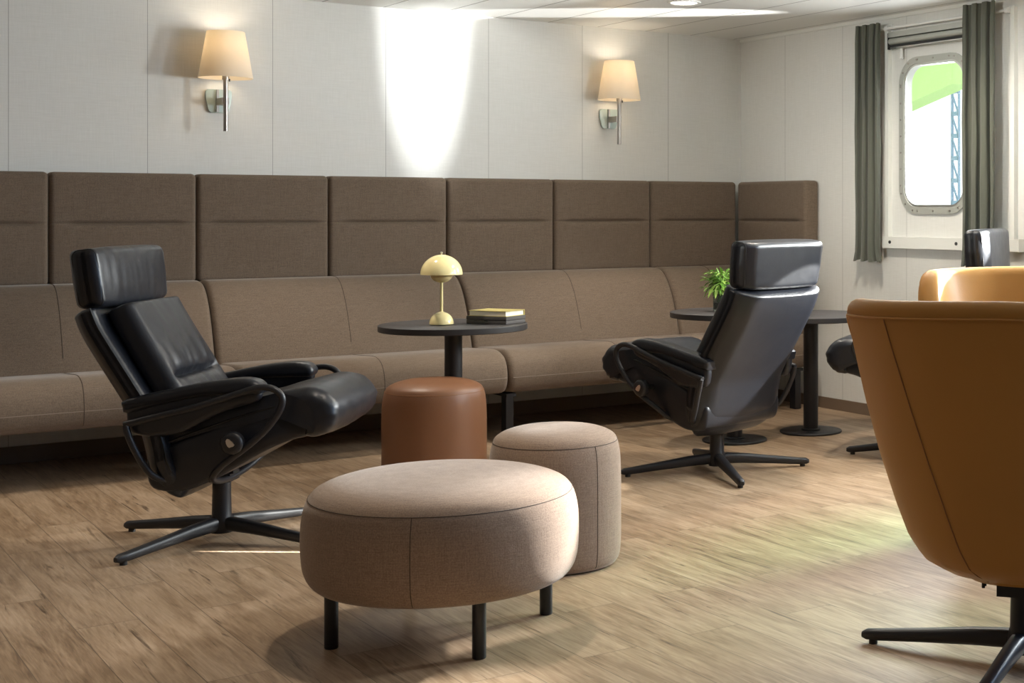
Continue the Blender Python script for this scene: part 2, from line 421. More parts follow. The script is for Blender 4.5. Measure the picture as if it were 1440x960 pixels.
# window surround of the visible porthole: side reveal strip and ledge
struct(MB().box(XW-.030, XW, 6.675, 6.705, 1.12, 2.42).build('trim_2', M['white_paint'], smooth=False))
struct(MB().box(XW-.030, XW, 5.60, 5.63, 1.12, 2.42).build('trim_3', M['white_paint'], smooth=False))
led = MB().box(XW-.045, XW, 5.55, 6.715, 1.055, 1.125).build('trim_4', M['white_paint'], smooth=False); struct(led)
b_ = MB()
for yy in (6.64, 6.05): b_.tube([(XW-.045, yy, 1.092), (XW-.050, yy, 1.092)], .010, 12, smooth=0)
b_.build('screw', M['dark_gap'], led)
# outdoors seen through the porthole
struct(MB().box(XW+.4, 30, -8, 26, -3.2, -3.0).build('ground', M['water_ground'], smooth=False))
def prism_x(x0, x1, poly):
    return MB().rings([[(x0, y, z) for y, z in poly], [(x1, y, z) for y, z in poly]])
tag(prism_x(9.0, 9.25, [(9.62, 2.45), (13.2, 1.60), (13.2, 3.3), (9.62, 3.3)]).build('canopy', M['hull_green'], smooth=False),
    'bright green slanting canopy seen outside through the porthole', 'canopy')
lat = MB()
for yy in (11.66, 11.77): lat.box(11.0, 11.03, yy-.008, yy+.008, -3, 3.0)
for k in range(24):
    z = -2.9+k*.25; lat.box(11.0, 11.03, 11.66, 11.77, z, z+.05)
    lat.tube([(11.015, 11.66, z), (11.015, 11.77, z+.25)], .012, 6, smooth=0)
tag(lat.build('lattice_post', M['blue_post'], smooth=False), 'slender blue-grey lattice post outside the porthole', 'post')

# ------------------------------------------------------------------ corner sofa
YB, YF = YW, 7.33
SEAT_P = [(7.335, .40), (7.332, .345), (7.350, .295), (7.40, .268), (7.60, .262), (7.95, .262), (8.08, .30), (8.09, .40), (8.06, .478), (7.90, .487), (7.65, .500), (7.48, .508), (7.395, .488), (7.352, .448)]
BACK_P = [(7.80, .47), (7.825, .56), (7.868, .68), (7.918, .785), (7.975, .862), (8.035, .902), (8.10, .912), (8.19, .905), (8.235, .86), (8.24, .70), (8.235, .50), (8.10, .44), (7.90, .43), (7.82, .44)]
SEATC, BACKC = closed_profile(SEAT_P, 5), closed_profile(BACK_P, 5)
def head_panel(w, parent, put):
    """wall panel w wide, its front at Y=8.175, tuck line across"""
    h0, h1 = .897, 1.482; hz = (h1-h0)/2; zc = (h0+h1)/2; zt = 1.218-zc
    zs = [-hz+.04+.03*k for k in range(20)]+[zt+d for d in (-.02, -.012, -.007, -.003, 0, .003, .007, .012, .02)]
    def fn(p):
        x, y, z = p
        if y < 0:
            win = max(0, min(1, (w/2-.055-abs(x))/.05)); win = win*win*(3-2*win)
            y += .017*win*math.exp(-((z-zt)/.008)**2)+.006*win*math.exp(-((z-zt)/.03)**2)
            y += .0035*(1-win)*math.exp(-((z-zt)/.005)**2)
            y -= .007*(1-(x/(w/2))**2)*(1-abs((z-zt)/.33)**2 if abs(z-zt) < .33 else 0)
        return put(Vector((x, 8.237+y, zc+z)))
    v, f = rbox(w/2-.0015, .058, hz, .026, 4, [-.33+.03*k for k in range(23)], 2, zs, fn)
    return mesh_obj('head_panel', v, f, M['sofa'], parent)
def seam_on(prof, i0, i1, put, parent, material=None, r=.0016):
    pts = [put(p) for p in inset(prof, .0004)[i0:i1]]
    return MB().tube(pts, r, 6, smooth=0).build('seam', material or M['seam'], parent)
def nearest(prof, pt): return min(range(len(prof)), key=lambda i: (prof[i]-Vector(pt)).length)
def leg_at(x, y, root, o):
    MB().box(x-.022-o[0], x+.022-o[0], y-.03-o[1], y+.03-o[1], 0, .245).box(x-.024-o[0], x+.034-o[0], y-.04-o[1], y+.30-o[1], .245, .263).build('leg', M['black_metal'], root, smooth=False)
def sofa_module(x0, x1, label, legs):
    o = Vector((x0, YF, 0)); root = thing('sofa_module', label, 'sofa', o, group=None)
    put = lambda a, p: Vector((a, p.x, p.y))-o
    def puff(a, p, q):
        return q
    extrude_round(SEATC, x0+.002, x1-.002, .035, put, 5, 24).build('seat', M['sofa'], root)
    extrude_round(BACKC, x0+.002, x1-.002, .030, put, 5, 24).build('backrest', M['sofa'], root)
    xc = (x0+x1)/2
    n = len(SEATC)
    # stitched joints down the middle of seat and backrest
    i = nearest(SEATC, (7.36, .285)); j = nearest(SEATC, (7.80, .49))
    rng = SEATC[j:]+SEATC[:i] if j > i else SEATC[i:j]
    MB().tube([put(xc, p) for p in [q for q in rng]], .0018, 6, smooth=0).build('seam', M['seam'], root)
    i = nearest(BACKC, (7.83, .56)); j = nearest(BACKC, (8.14, .91))
    MB().tube([put(xc, p) for p in BACKC[i:j+1]], .0018, 6, smooth=0).build('seam', M['seam'], root)
    # light welt along the front of the seat
    MB().tube([put(x0+.02, Vector((7.3325, .357))), put(x1-.02, Vector((7.3325, .357)))], .0022, 6, smooth=0).build('welt', M['welt'], root)
    w = (x1-x0)/2
    for k in (0, 1) if x1-x0 > 1 else (0,):
        ww = w if x1-x0 > 1 else x1-x0; c = x0+ww*(k+.5)
        head_panel(ww, root, lambda p, c=c: Vector((p.x+c, p.y, p.z))-o)
    for x, y in legs: leg_at(x, y, root, o)
    return root
sofa_module(.683, 2.0985, 'brown fabric high-backed sofa section at the left, behind the black recliner', [(.71, 7.42)])
sofa_module(2.0985, 3.515, 'brown fabric high-backed sofa section behind the round table with the yellow lamp', [(2.124, 7.42)])
sofa_module(3.515, 4.930, 'brown fabric high-backed sofa section right of the table lamp, up to the potted plant', [(3.541, 7.42)])
cr = sofa_module(4.930, 5.620, 'brown fabric corner end of the sofa with a return panel on the window wall', [(4.956, 7.42), (5.57, 7.44)])
o = Vector((4.930, YF, 0))
# return of the corner along the right wall: panel and lower backrest turned by 90 degrees
rot = lambda p: Vector((XW-(YW-p.y), p.x, p.z))      # back-wall profile turned onto the right wall
ry0, ry1 = 7.392, 8.176
head_panel(ry1-ry0, cr, lambda p: rot(Vector((p.x+(ry0+ry1)/2, p.y, p.z)))-o)
extrude_round(BACKC, ry0, 8.08, .03, lambda a, p: rot(Vector((a, p.x, p.y)))-o, 5, 12).build('backrest', M['sofa'], cr)

# ------------------------------------------------------------------ wall lamps
def sconce(x, label):
    t = thing('wall_lamp', label, 'lamp', (x, YW, 0), group='wall lamps above the sofa')
    y = -.15
    sh = MB(); prof = [(.139, 2.003), (.096, 2.255)]
    for a, b_ in ((prof, 0),):
        seg = 48; r_ = []
        for rr, z in [(.139, 2.003), (.118, 2.128), (.096, 2.255), (.0935, 2.255), (.1155, 2.128), (.1365, 2.003)]:
            r_.append([(rr*math.cos(2*PI*k/seg), y+rr*math.sin(2*PI*k/seg), z) for k in range(seg)])
        sh.rings(r_, closed=True)
    s_ = sh.build('lamp_shade', M['shade'], t)
    MB().tube([(0, y, 1.715), (0, y, 1.998)], .0125, 16, smooth=0).tube([(0, y, 1.995), (0, y, 2.06)], .018, 16, smooth=0).build('stem', M['steel'], t)
    MB().tube([(.016, y-.012, 1.985), (.016, y-.012, 2.0)], .004, 8, smooth=0).build('switch', M['black_metal'], t)
    # bowed glass back plate, wider at the top
    pl = []
    for k in range(13):
        u = k/12; z = 1.822+.128*u; hw = .048+.020*math.sin(u*PI*.62)
        if k in (0, 12): hw -= .010
        pl.append([(-hw, -.020, z), (0, -.030, z), (hw, -.020, z), (hw, -.008, z), (-hw, -.008, z)])
    MB().rings(pl).build('back_plate', M['glass_plate'], t)
    MB().box(-.018, .018, -.20+.052, -.02, 1.862, 1.898).box(-.017, -.004, -.04, 0, 1.825, 1.948).build('arm', M['steel'], t, smooth=False)
    MB().lathe([(.001, 2.06), (.014, 2.062), (.026, 2.10), (.028, 2.125), (.018, 2.15), (.001, 2.158)], 20, (0, y, 0)).build('bulb', M['bulb'], t)
    l = bpy.data.lights.new('wall_lamp_light', 'POINT'); l.energy = 1.5; l.color = (1, .88, .72); l.shadow_soft_size = .03
    lo = bpy.data.objects.new('wall_lamp_light', l); COL.objects.link(lo); lo.parent = t; lo.location = (0, y, 2.19)
sconce(2.238, 'wall lamp with a cream tapered shade above the left black recliner')
sconce(4.675, 'wall lamp with a cream tapered shade further right, above the potted plant')

# ------------------------------------------------------------------ ceiling downlights
def downlight(x, y, label, e, cone=82):
    if y < 3: e *= .25
    elif y < 5: e *= .85 if x > 4 else 1.25
    elif y < 6: e *= 1.9; cone = 160
    else: e *= 1.4
    t = thing('ceiling_downlight', label, 'light', (x, y, ZC), group='recessed downlights')
    MB().rings([[(r*math.cos(2*PI*k/40), r*math.sin(2*PI*k/40), z) for k in range(40)] for r, z in ((.098, 0), (.096, -.006), (.080, -.008), (.074, -.002), (.074, 0))], closed=True).build('trim_ring', M['white_paint'], t)
    MB().lathe([(.074, -.0015), (.073, -.004)], 40).build('lens', M['led'], t)
    l = bpy.data.lights.new('downlight_light', 'SPOT'); l.energy = e; l.color = (1, .89, .75); l.spot_size = rad(cone); l.spot_blend = .6; l.shadow_soft_size = .05
    lo = bpy.data.objects.new('downlight_light', l); COL.objects.link(lo); lo.parent = t; lo.location = (0, 0, -.02)
for x, y in ((4.446, 7.009), (2.35, 7.009), (4.446, 4.75), (4.62, 5.75), (2.0, 4.45), (.2, 6.7), (1.6, 2.0), (-.6, 4.4)):
    downlight(x, y, 'round white recessed ceiling downlight' if (x, y) != (4.446, 7.009) else 'round lit downlight recessed in the ceiling above the right end of the sofa', 62)

# ------------------------------------------------------------------ pouffes
def pouf(name, cat, label, c, r, prof, fab, seamr, seamz, seam_ang, zlo, group=None):
    t = thing(name, label, cat, (*c, 0))
    b_ = MB().lathe(prof, 96).build('upholstery', fab, t)
    th = M['seam'] if fab != M['brown_leather'] else M['tan_thread']
    MB().tube([(seamr*math.cos(2*PI*k/72), seamr*math.sin(2*PI*k/72), seamz) for k in range(72)], .0012, 6, smooth=0, closed=True).build('seam', th, t)
    a = rad(seam_ang); pr = [(q, z) for q, z in prof if zlo <= z <= seamz+.001]
    MB().tube([((q+.0003)*math.cos(a), (q+.0003)*math.sin(a), z) for q, z in pr], .0011, 6, smooth=0).build('seam', th, t)
    return t
def smoothprof(pts, n=5):
    q = catmull([Vector((a, b_, 0)) for a, b_ in pts], n); return [(max(.0005, p.x), p.y) for p in q]
PO = (1.777, 4.17)
prof = smoothprof([(.0005, .163), (.25, .160), (.345, .162), (.382, .178), (.402, .215), (.409, .27), (.409, .33), (.404, .38), (.388, .427), (.355, .455), (.28, .475), (.15, .486), (.0005, .490)])
t = pouf('round_ottoman', 'ottoman', 'large round taupe fabric ottoman on four black legs, nearest in the middle', PO, .41, prof, M['pouf'], .3885, .4265, -125.5, .17)
for x, y in ((1.449, 4.204), (1.748, 3.846), (2.106, 4.135), (1.807, 4.494)):
    MB().lathe([(.001, 0), (.018, 0), (.020, .003), (.020, .175), (.001, .175)], 24, (x-PO[0], y-PO[1], 0)).build('leg', M['black_metal'], t)
def tallprof(r):
    return smoothprof([(.0005, .004), (r-.04, .004), (r-.014, .012), (r-.004, .035), (r, .09), (r, .20), (r, .32), (r-.004, .40), (r-.014, .445), (r-.030, .468), (r-.07, .486), (r*.45, .497), (.0005, .501)])
pouf('cylinder_pouf', 'pouf', 'tall cylindrical taupe fabric pouf behind the ottoman', (2.445, 4.727), .237, tallprof(.237), M['pouf'], .2235, .445, -79, .01)
pouf('cylinder_pouf', 'pouf', 'tall cylindrical brown leather pouf in front of the lamp table', (2.686, 6.428-.03), .237, tallprof(.237), M['brown_leather'], .2235, .445, 120, .01)

# ------------------------------------------------------------------ round pedestal tables
def table(x, y, h, label):
    t = thing('pedestal_table', label, 'table', (x, y, 0))
    r = .359; th = .030
    MB().lathe([(.001, h-th), (r-.004, h-th), (r, h-th+.003), (r, h-.003)], 96).build('edge_band', M['tabledge'], t)
    MB().lathe([(.001, h-.004), (r-.0005, h-.004), (r-.001, h-.001), (r-.003, h), (.001, h)], 96).build('tabletop', M['tabletop'], t)
    MB().lathe([(.001, .012), (.043, .012), (.043, h-th-.004), (.001, h-th-.004)], 32).build('column', M['black_metal'], t)
    MB().lathe([(.001, h-th-.010), (.11, h-th-.010), (.11, h-th), (.001, h-th)], 32).build('mounting_plate', M['black_metal'], t)
    MB().lathe([(.001, 0), (.178, 0), (.180, .003), (.180, .009), (.177, .012), (.001, .012)], 64).build('base', M['black_metal'], t)
    MB().lathe([(.05, .012), (.056, .012), (.056, .020), (.05, .024), (.042, .024)], 32).build('collar', M['black_metal'], t)
T1 = (2.925, 6.735); TZ = .722
table(*T1, TZ, 'round black pedestal table in front of the sofa, holding the yellow lamp')
table(4.525, 6.61, TZ, 'round black pedestal table holding the potted plant, behind the right recliner')
table(5.049, 6.594, .683, 'slightly lower round black pedestal table by the window wall')

# table lamp
t = thing('table_lamp', 'pale yellow mushroom-shaped table lamp on the round table', 'lamp', (2.857, 6.72, TZ))
MB().lathe([(.0005, .0)]+[(.0585*math.cos(rad(a)), .004+.060*math.sin(rad(a))) for a in range(0, 84, 6)]+[(.008, .066), (.0005, .067)], 48).build('base', M['lamp_yellow'], t)
MB().lathe([(.001, .06), (.0075, .06), (.0072, .215), (.001, .215)], 20).build('stem', M['lamp_yellow'], t)
o_, i_ = [], []
for a in range(0, 91, 5):
    c, s_ = math.cos(rad(a)), math.sin(rad(a)); o_.append((max(.0008, .101*c), .247+.098*s_)); i_.append((max(.0008, .0985*c), .247+.0955*s_))
MB().lathe(o_+i_[::-1]+[o_[0]], 64).build('lamp_shade', M['lamp_yellow'], t)
bo = [(max(.0008, .054*math.sin(rad(a))), .247-.040*math.cos(rad(a))) for a in range(0, 91, 6)]
bi = [(max(.0008, .051*math.sin(rad(a))), .247-.037*math.cos(rad(a))) for a in range(0, 91, 6)]
MB().lathe(bo+[(.054, .262), (.051, .262)]+bi[::-1], 48).build('inner_bowl', M['cream_inside'], t)
MB().lathe([(.0005, .343), (.004, .344), (.004, .350), (.006, .352), (.006, .357), (.0005, .360)], 16).build('finial', M['silver'], t)
l = bpy.data.lights.new('table_lamp_light', 'POINT'); l.energy = 9; l.color = (1, .85, .6); l.shadow_soft_size = .012
lo = bpy.data.objects.new('table_lamp_light', l); COL.objects.link(lo); lo.parent = t; lo.location = (0, 0, .30)

# book and flat box
c0, c1, c2 = Vector((3.104, 6.519, 0)), Vector((2.967, 6.731, 0)), Vector((3.246, 6.60, 0))
ang = math.atan2(c2.y-c0.y, c2.x-c0.x)
u = Vector((math.cos(ang), math.sin(ang), 0)); v_ = Vector((-u.y, u.x, 0)); LB, WB = .165, .235
t = thing('flat_box', 'flat charcoal-grey box under the yellow book on the round table', 'box', c0+Vector((0, 0, TZ)), ang)
def softbox(hx, hy, hz, r, c): 
    v, f = rbox(hx, hy, hz, r, 2, 2, 2, 2, lambda p: p+Vector(c)); return MB().add(v, f)
softbox(LB/2, WB/2, .009, .003, (LB/2, WB/2, .0093)).build('tray', M['box_grey'], t)
softbox(LB/2+.001, WB/2+.001, .0095, .003, (LB/2, WB/2, .0285)).build('lid', M['box_grey'], t)
MB().lathe([(.001, -.004), (.008, -.003), (.008, .003), (.001, .004)], 12, (-.002, WB*.5, .018)).build('thumb_notch', M['dark_gap'], t)
t = thing('book', 'thick book with a yellow cover and white pages lying on the grey box', 'book', c0+Vector((0, 0, TZ+.0385)), ang)
LK, WK = .160, .222
MB().box(.004, LK-.006, .005, WK-.004, .0025, .0245).build('pages', M['page'], t, smooth=False)
MB().box(0, LK, 0, WK, 0, .0023).box(0, LK, 0, WK, .0247, .027).box(LK-.004, LK, 0, WK, .002, .025).build('cover', M['book_cover'], t, smooth=False)

# plant in a glass vase
VP = Vector((4.468, 6.652, TZ+.0005))
t = thing('potted_plant', 'small bushy green plant in a dark glass vase on the table behind the right recliner', 'plant', VP)
MB().lathe([(.001, 0), (.048, 0), (.050, .004), (.050, .150), (.046, .150), (.046, .012), (.001, .012)], 40).build('vase', M['vase'], t)
MB().lathe([(.001, .013), (.044, .013), (.044, .050), (.001, .052)], 32).build('soil', M['soil'], t)
lf = {0: MB(), 1: MB()}; stm = MB()
rnd = random.Random(11)
def leaf(mb, p, d, L_, w):
    d = d.normalized(); s = d.cross(Vector((0, 0, 1)))
    if s.length < .1: s = Vector((1, 0, 0))
    s.normalize(); up = s.cross(d); vs_ = []; fs = []
    n = 6
    for k in range(n+1):
        q = k/n; ww = w*math.sin(PI*min(1, q*.92+.06))**.8; drop = -.35*L_*q*q
        c = p+d*L_*q+Vector((0, 0, drop))
        vs_ += [c-s*ww+up*ww*.35, c, c+s*ww+up*ww*.35, c-Vector((0, 0, .0006))]
    for k in range(n):
        a, b_ = k*4, k*4+4
        fs += [(a, a+1, b_+1, b_), (a+1, a+2, b_+2, b_+1), (a+2, a+3, b_+3, b_+2), (a+3, a, b_, b_+3)]
    mb.add(vs_, fs)
for k in range(34):
    a = rnd.uniform(0, 2*PI); hgt = rnd.uniform(.12, .235); sp = rnd.uniform(.02, .10)
    p0 = Vector((rnd.uniform(-.02, .02), rnd.uniform(-.02, .02), .04)); p2 = Vector((math.cos(a)*sp, math.sin(a)*sp, hgt)); p1 = (p0+p2)/2+Vector((0, 0, .03))-Vector((math.cos(a), math.sin(a), 0))*.015
    stm.tube([p0, p1, p2], .0014, 6, smooth=3)
    for j in range(8):
        q = .45+.55*j/7; c = p0.lerp(p1, min(1, q*2)) if q < .5 else p1.lerp(p2, (q-.5)*2)
        a2 = a+rnd.uniform(-1.7, 1.7); d = Vector((math.cos(a2), math.sin(a2), rnd.uniform(-.35, .75)))
        leaf(lf[1 if rnd.random() < .3 else 0], c, d, rnd.uniform(.035, .065), rnd.uniform(.005, .0095))
for k in range(11):          # the ones that hang over the rim
    a = rnd.choice([PI*.9, PI*1.05, PI*1.2, PI*1.35, PI*.75]); p = Vector((math.cos(a)*.045, math.sin(a)*.045, .15))
    leaf(lf[1], p, Vector((math.cos(a), math.sin(a), -.8)), .075, .013)
for k in range(6):
    a = rnd.uniform(0, 2*PI); leaf(lf[0], Vector((math.cos(a)*.02, math.sin(a)*.02, .20)), Vector((math.cos(a)*.4, math.sin(a)*.4, 1)), .07, .004)
stm.build('stems', M['leaf'], t); lf[0].build('foliage', M['leaf'], t); lf[1].build('foliage', M['leaf_light'], t)

# ------------------------------------------------------------------ curtains, rod, blind
def curtain(y0, y1, z0, z1, label, folds, flare):
    t = thing('curtain', label, 'curtain', (XW-.095, (y0+y1)/2, z0), group='grey-green curtains')
    n, m_ = 110, 26; hw = (y1-y0)/2; rows = []
    for j in range(m_+1):
        q = j/m_; row = []
        for k in range(n+1):
            uu = k/n*2-1; ph = uu*PI*folds
            amp = .028*(1-.35*(q > .93)*(q-.93)/.07)
            wv = math.cos(ph+.5*math.sin(2*uu+q*1.3))
            x = amp*math.copysign(abs(wv)**.75, wv)*(.8+.35*noise.noise(Vector((uu*2.5, q*1.2, folds+y0))))+.006*noise.noise(Vector((uu*4, q*5, folds)))
            y = uu*hw*(1+flare*(max(0, .06-q)/.06)**2*.10-.05*math.sin(PI*q)+.03*math.sin(q*9+uu*3))+.010*math.sin(ph*2)
            row.append(Vector((x, y, q*(z1-z0)+(.006*math.cos(ph) if j == 0 else 0))))
        rows.append(row)
    v = []; 
    for row in rows: v += row
    for row in rows: v += [p+Vector((.0035, 0, 0)) for p in row]
    f = []; N_ = n+1; K = N_*(m_+1)
    for j in range(m_):
        for k in range(n):
            a = j*N_+k; f += [(a, a+1, a+N_+1, a+N_), (K+a, K+a+N_, K+a+N_+1, K+a+1)]
    for k in range(n): f += [(k, K+k, K+k+1, k+1), (m_*N_+k, m_*N_+k+1, K+m_*N_+k+1, K+m_*N_+k)]
    for j in range(m_): a = j*N_; f += [(a, a+N_, K+a+N_, K+a), (a+n, K+a+n, K+a+n+N_, a+n+N_)]
    mesh_obj('fabric', v, f, M['curtain'], t)
    MB().tube([(.006, -hw*.98, .045), (.006, 0, .045), (.006, hw*.98, .045)], .0015, 6, smooth=0)
    return t
curtain(6.672, 6.895, .975, 2.432, 'grey-green curtain hanging left of the porthole, its hem showing', 3.0, 1.6)
curtain(5.675, 5.930, .970, 2.455, 'grey-green curtain hanging right of the porthole, behind the third recliner', 3.0, .6)
t = thing('curtain_rod', 'white curtain rod on end brackets above the porthole', 'curtain rod', (XW, 6.29, 2.40))
MB().tube([(-.040, -.655, 0), (-.040, .62, 0)], .009, 12, smooth=0).build('rod', M['white_plastic'], t)
for s in (-.645, .39): MB().box(-.048, 0, s-.012, s+.012, -.014, .014).box(-.006, 0, s-.02, s+.02, -.03, .03).build('bracket', M['white_plastic'], t, smooth=False)
t = thing('roller_blind', 'slim dark and silver roller blind cassette with a pull tab above the porthole', 'blind', (XW, 6.29, 2.30))
MB().box(-.045, -.001, -.345, .368, .042, .075).build('cassette', M['ring'], t, smooth=False)
MB().tube([(-.026, -.345, .018), (-.026, .366, .018)], .021, 20, smooth=0).build('roller', M['ring'], t)
MB().box(-.045, -.002, .368, .374, -.03, .07).build('end_cap', M['dark_gap'], t, smooth=False)
MB().box(-.040, -.012, -.345, .366, -.014, -.006).build('side_channel', M['dark_gap'], t, smooth=False)
MB().tube([(-.026, -.345, -.022), (-.026, .360, -.022)], .010, 14, smooth=0).build('bottom_rail', M['aluminium'], t)
MB().box(-.032, -.026, .252, .270, -.085, -.022).tube([(-.036, .261, -.085), (-.029, .261, -.088), (-.022, .261, -.085)], .010, 8).build('pull_tab', M['white_plastic'], t)

# ------------------------------------------------------------------ recliners
def bend(path, c):
    """point and normal on a 2-D path (x, z) at fraction c"""
    c = max(0, min(1, c))*(len(path)-1); i = min(int(c), len(path)-2); f = c-i
    p = path[i].lerp(path[i+1], f)
    a = path[max(i-1, 0)]; b0 = path[i]; b1 = path[i+1]; d = path[min(i+2, len(path)-1)]
    t = ((b1-a).normalized().lerp((d-b0).normalized(), f)).normalized()
    return p, Vector((t.y, -t.x)) , t           # normal points to the front (+x side)
def p2(l, n=8): return [Vector((p.x, p.y)) for p in catmull([Vector((a, b_, 0)) for a, b_ in l], n)]
def star_base(t, angs, r=.475, zc=.062):
    MB().lathe([(.001, .030), (.040, .030), (.047, .050), (.044, .078), (.036, .100), (.034, .19), (.034, .262), (.001, .262)], 32).build('column', M['black_metal'], t)
    for a in angs:
        ca, sa = math.cos(rad(a)), math.sin(rad(a)); rings = []
        for q, z, w, h in ((0, .066, .026, .026), (.12, .064, .025, .027), (.3, .058, .023, .025), (.6, .043, .0205, .020), (.9, .028, .018, .017), (.97, .026, .0165, .0155), (1.0, .024, .010, .009)):
            d = r*q; ring = []
            for k in range(16):
                th = 2*PI*k/16; cx_, cz_ = math.cos(th), math.sin(th)
                ex = math.copysign(abs(cx_)**.7, cx_)*w; ez = math.copysign(abs(cz_)**.7, cz_)*h
                ring.append((ca*d-sa*ex, sa*d+ca*ex, z+ez))
            rings.append(ring)
        leg = MB().rings(rings).build('leg', M['black_metal'], t)
        MB().lathe([(.001, 0), (.013, 0), (.013, .014), (.001, .014)], 16, (ca*r*.93, sa*r*.93, 0)).build('glide', M['piping'], leg)
def recliner(loc, yaw, legs, label, upright=0, raise_=0):
    t = thing('recliner_chair', label, 'chair', (*loc, 0), rad(yaw))
    star_base(t, [a-yaw for a in legs])
    piv = Vector((-.10, 0, .40))
    def tip(p):
        if not upright: return p
        a = rad(upright); q = p-piv; k = max(0, min(1, q.z/.12))
        a *= k
        return piv+Vector((q.x*math.cos(a)+q.z*math.sin(a), q.y, -q.x*math.sin(a)+q.z*math.cos(a)+raise_*max(0, min(1, q.z/.5))))
    # back shell
    path = p2([(-.045, .232), (-.085, .262), (-.118, .33), (-.137, .41), (-.165, .50), (-.235, .615), (-.322, .755), (-.372, .84), (-.400, .912)])
    HX = .05; HZ = .42
    def fshell(p):
        c = (p.z+HZ)/(2*HZ); q, n, tg = bend(path, c)
        wf = .66+.34*min(1, (c/.28))**.6 if c < .28 else 1.0
        y = p.y*wf; bth = p.x
        e = abs(p.y)/.315
        if bth < 0: bth = bth*(1.06+.30*(1-e*e)) + .052*max(0, (e-.72)/.28)**1.2*min(1, c/.35)
        tk = .62+.38*min(1, c/.25); bth *= tk
        if c > .99: bth *= 1
        return tip(Vector((q.x+n.x*bth, y, q.y+n.y*bth)))
    v, f = rbox(HX, .315, HZ, .030, 4, 3, 24, 40, fshell)
    sh = mesh_obj('back_shell', v, f, M['black_leather'], t)
    # piping up both sides of the shell
    for s in (-1, 1):
        pts = []
        for k in range(24):
            c = .20+.79*k/23; pts.append(fshell(Vector((HX-.008, s*.3065, -HZ+c*2*HZ)))+Vector((0, s*.0015, 0)))
        MB().tube(pts, .0035, 6, smooth=0).build('piping', M['piping'], sh)
    # back cushion with a horizontal tuck
    pathc = p2([(-.040, .46), (-.085, .545), (-.140, .64), (-.212, .76), (-.272, .865), (-.300, .925)])
    HZ2 = .25
    zs = [-HZ2+.035+.018*k for k in range(26)]
    zt = -.050
    zs += [zt+d for d in (-.012, -.006, 0, .006, .012)]
    def fc(p):
        c = (p.z+HZ2)/(2*HZ2); q, n, tg = bend(pathc, c)
        w = 1.0-.06*c; y = p.y*w; bth = p.x
        if bth > 0:
            e = min(1, abs(p.y)/.245); k = 1-e**4
            bth += .020*k*math.sin(PI*max(0, min(1, c)))**.5
            tk = max(0, min(1, (.22-abs(p.y))/.06))
            bth -= (.030*math.exp(-((p.z-zt)/.010)**2)+.014*math.exp(-((p.z-zt)/.035)**2))*tk
            wr_ = noise.noise(Vector((p.y*22, p.z*5+p.y*9, 1.3)))
            bth += .0035*wr_*(.4+1.0*math.exp(-((p.z-zt-.05)/.09)**2))+.003*noise.noise(Vector((p.y*40, p.z*9+p.y*20, 4)))*math.exp(-((p.z-zt)/.09)**2)
        return tip(Vector((q.x+n.x*bth, y, q.y+n.y*bth)))
    v, f = rbox(.048, .245, HZ2, .034, 4, 3, 40, zs, fc)
    bc = mesh_obj('back_cushion', v, f, M['black_leather'], t)
    # headrest: puffed front, flat side panels with piping
    hc = Vector((-.392, 0, 1.030)); tilt = rad(7)
    def fh(p):
        x, y, z = p
        e = min(1, abs(y)/.30); g_ = 1-e**3
        if x > 0: x += .018*g_*(1-(z/.11)**2)+.0025*noise.noise(Vector((y*26, z*5, 2)))*(1+z*-4)
        else: x -= .010*g_; x += .030*max(0, (e-.80)/.2)
        z += .006*g_ if z > 0 else -.014*g_*(1 if x > 0 else .4)
        y *= 1-.05*max(0, -z/.11)
        y -= .004*math.copysign(1, y)*max(0, (e-.9)/.1)
        return tip(hc+Vector((x*math.cos(tilt)-z*math.sin(tilt), y, x*math.sin(tilt)+z*math.cos(tilt))))
    v, f = rbox(.058, .305, .108, .026, 4, 5, 44, 16, fh)
    hd = mesh_obj('headrest', v, f, M['black_leather'], t)
    for s in (-1, 1):
        hx, hz, rr = .056, .106, .026; lp = []
        for (a, b_) in rrect(hx-.001, hz-.001, rr, 4): lp.append(fh(Vector((a, s*.288, b_)))+Vector((0, s*.001, 0)))
        MB().tube(lp, .0034, 6, smooth=0, closed=True).build('piping', M['piping'], hd)
    # seat base (side-panelled wrap) and overhanging cushion
    put = lambda a, p: Vector((p.x, a, p.y))
    sb = closed_profile([(-.150, .250), (-.06, .238), (.03, .262), (.15, .325), (.27, .392), (.36, .428), (.415, .445), (.425, .49), (.385, .532), (.31, .548), (.24, .532), (.072, .478), (-.08, .42), (-.165, .37), (-.175, .31)], 4)
    sbo = extrude_round(sb, -.274, .274, .02, put, 3, 10).build('seat_base', M['black_leather'], t)
    for s in (-1, 1):
        MB().tube([(-.14, s*.272, .40), (-.08, s*.272, .428), (.072, s*.272, .484), (.24, s*.272, .538), (.31, s*.272, .553), (.375, s*.272, .542), (.41, s*.272, .512), (.424, s*.272, .475)], .0045, 8, smooth=4).build('piping', M['piping'], sbo)
    cu = closed_profile([(-.12, .40), (-.05, .485), (.07, .535), (.20, .572), (.29, .598), (.37, .618), (.43, .620), (.480, .602), (.515, .568), (.526, .528), (.512, .484), (.474, .450), (.43, .440), (.402, .450), (.404, .49), (.395, .530), (.335, .556), (.254, .545), (.072, .487), (-.06, .42)], 4)
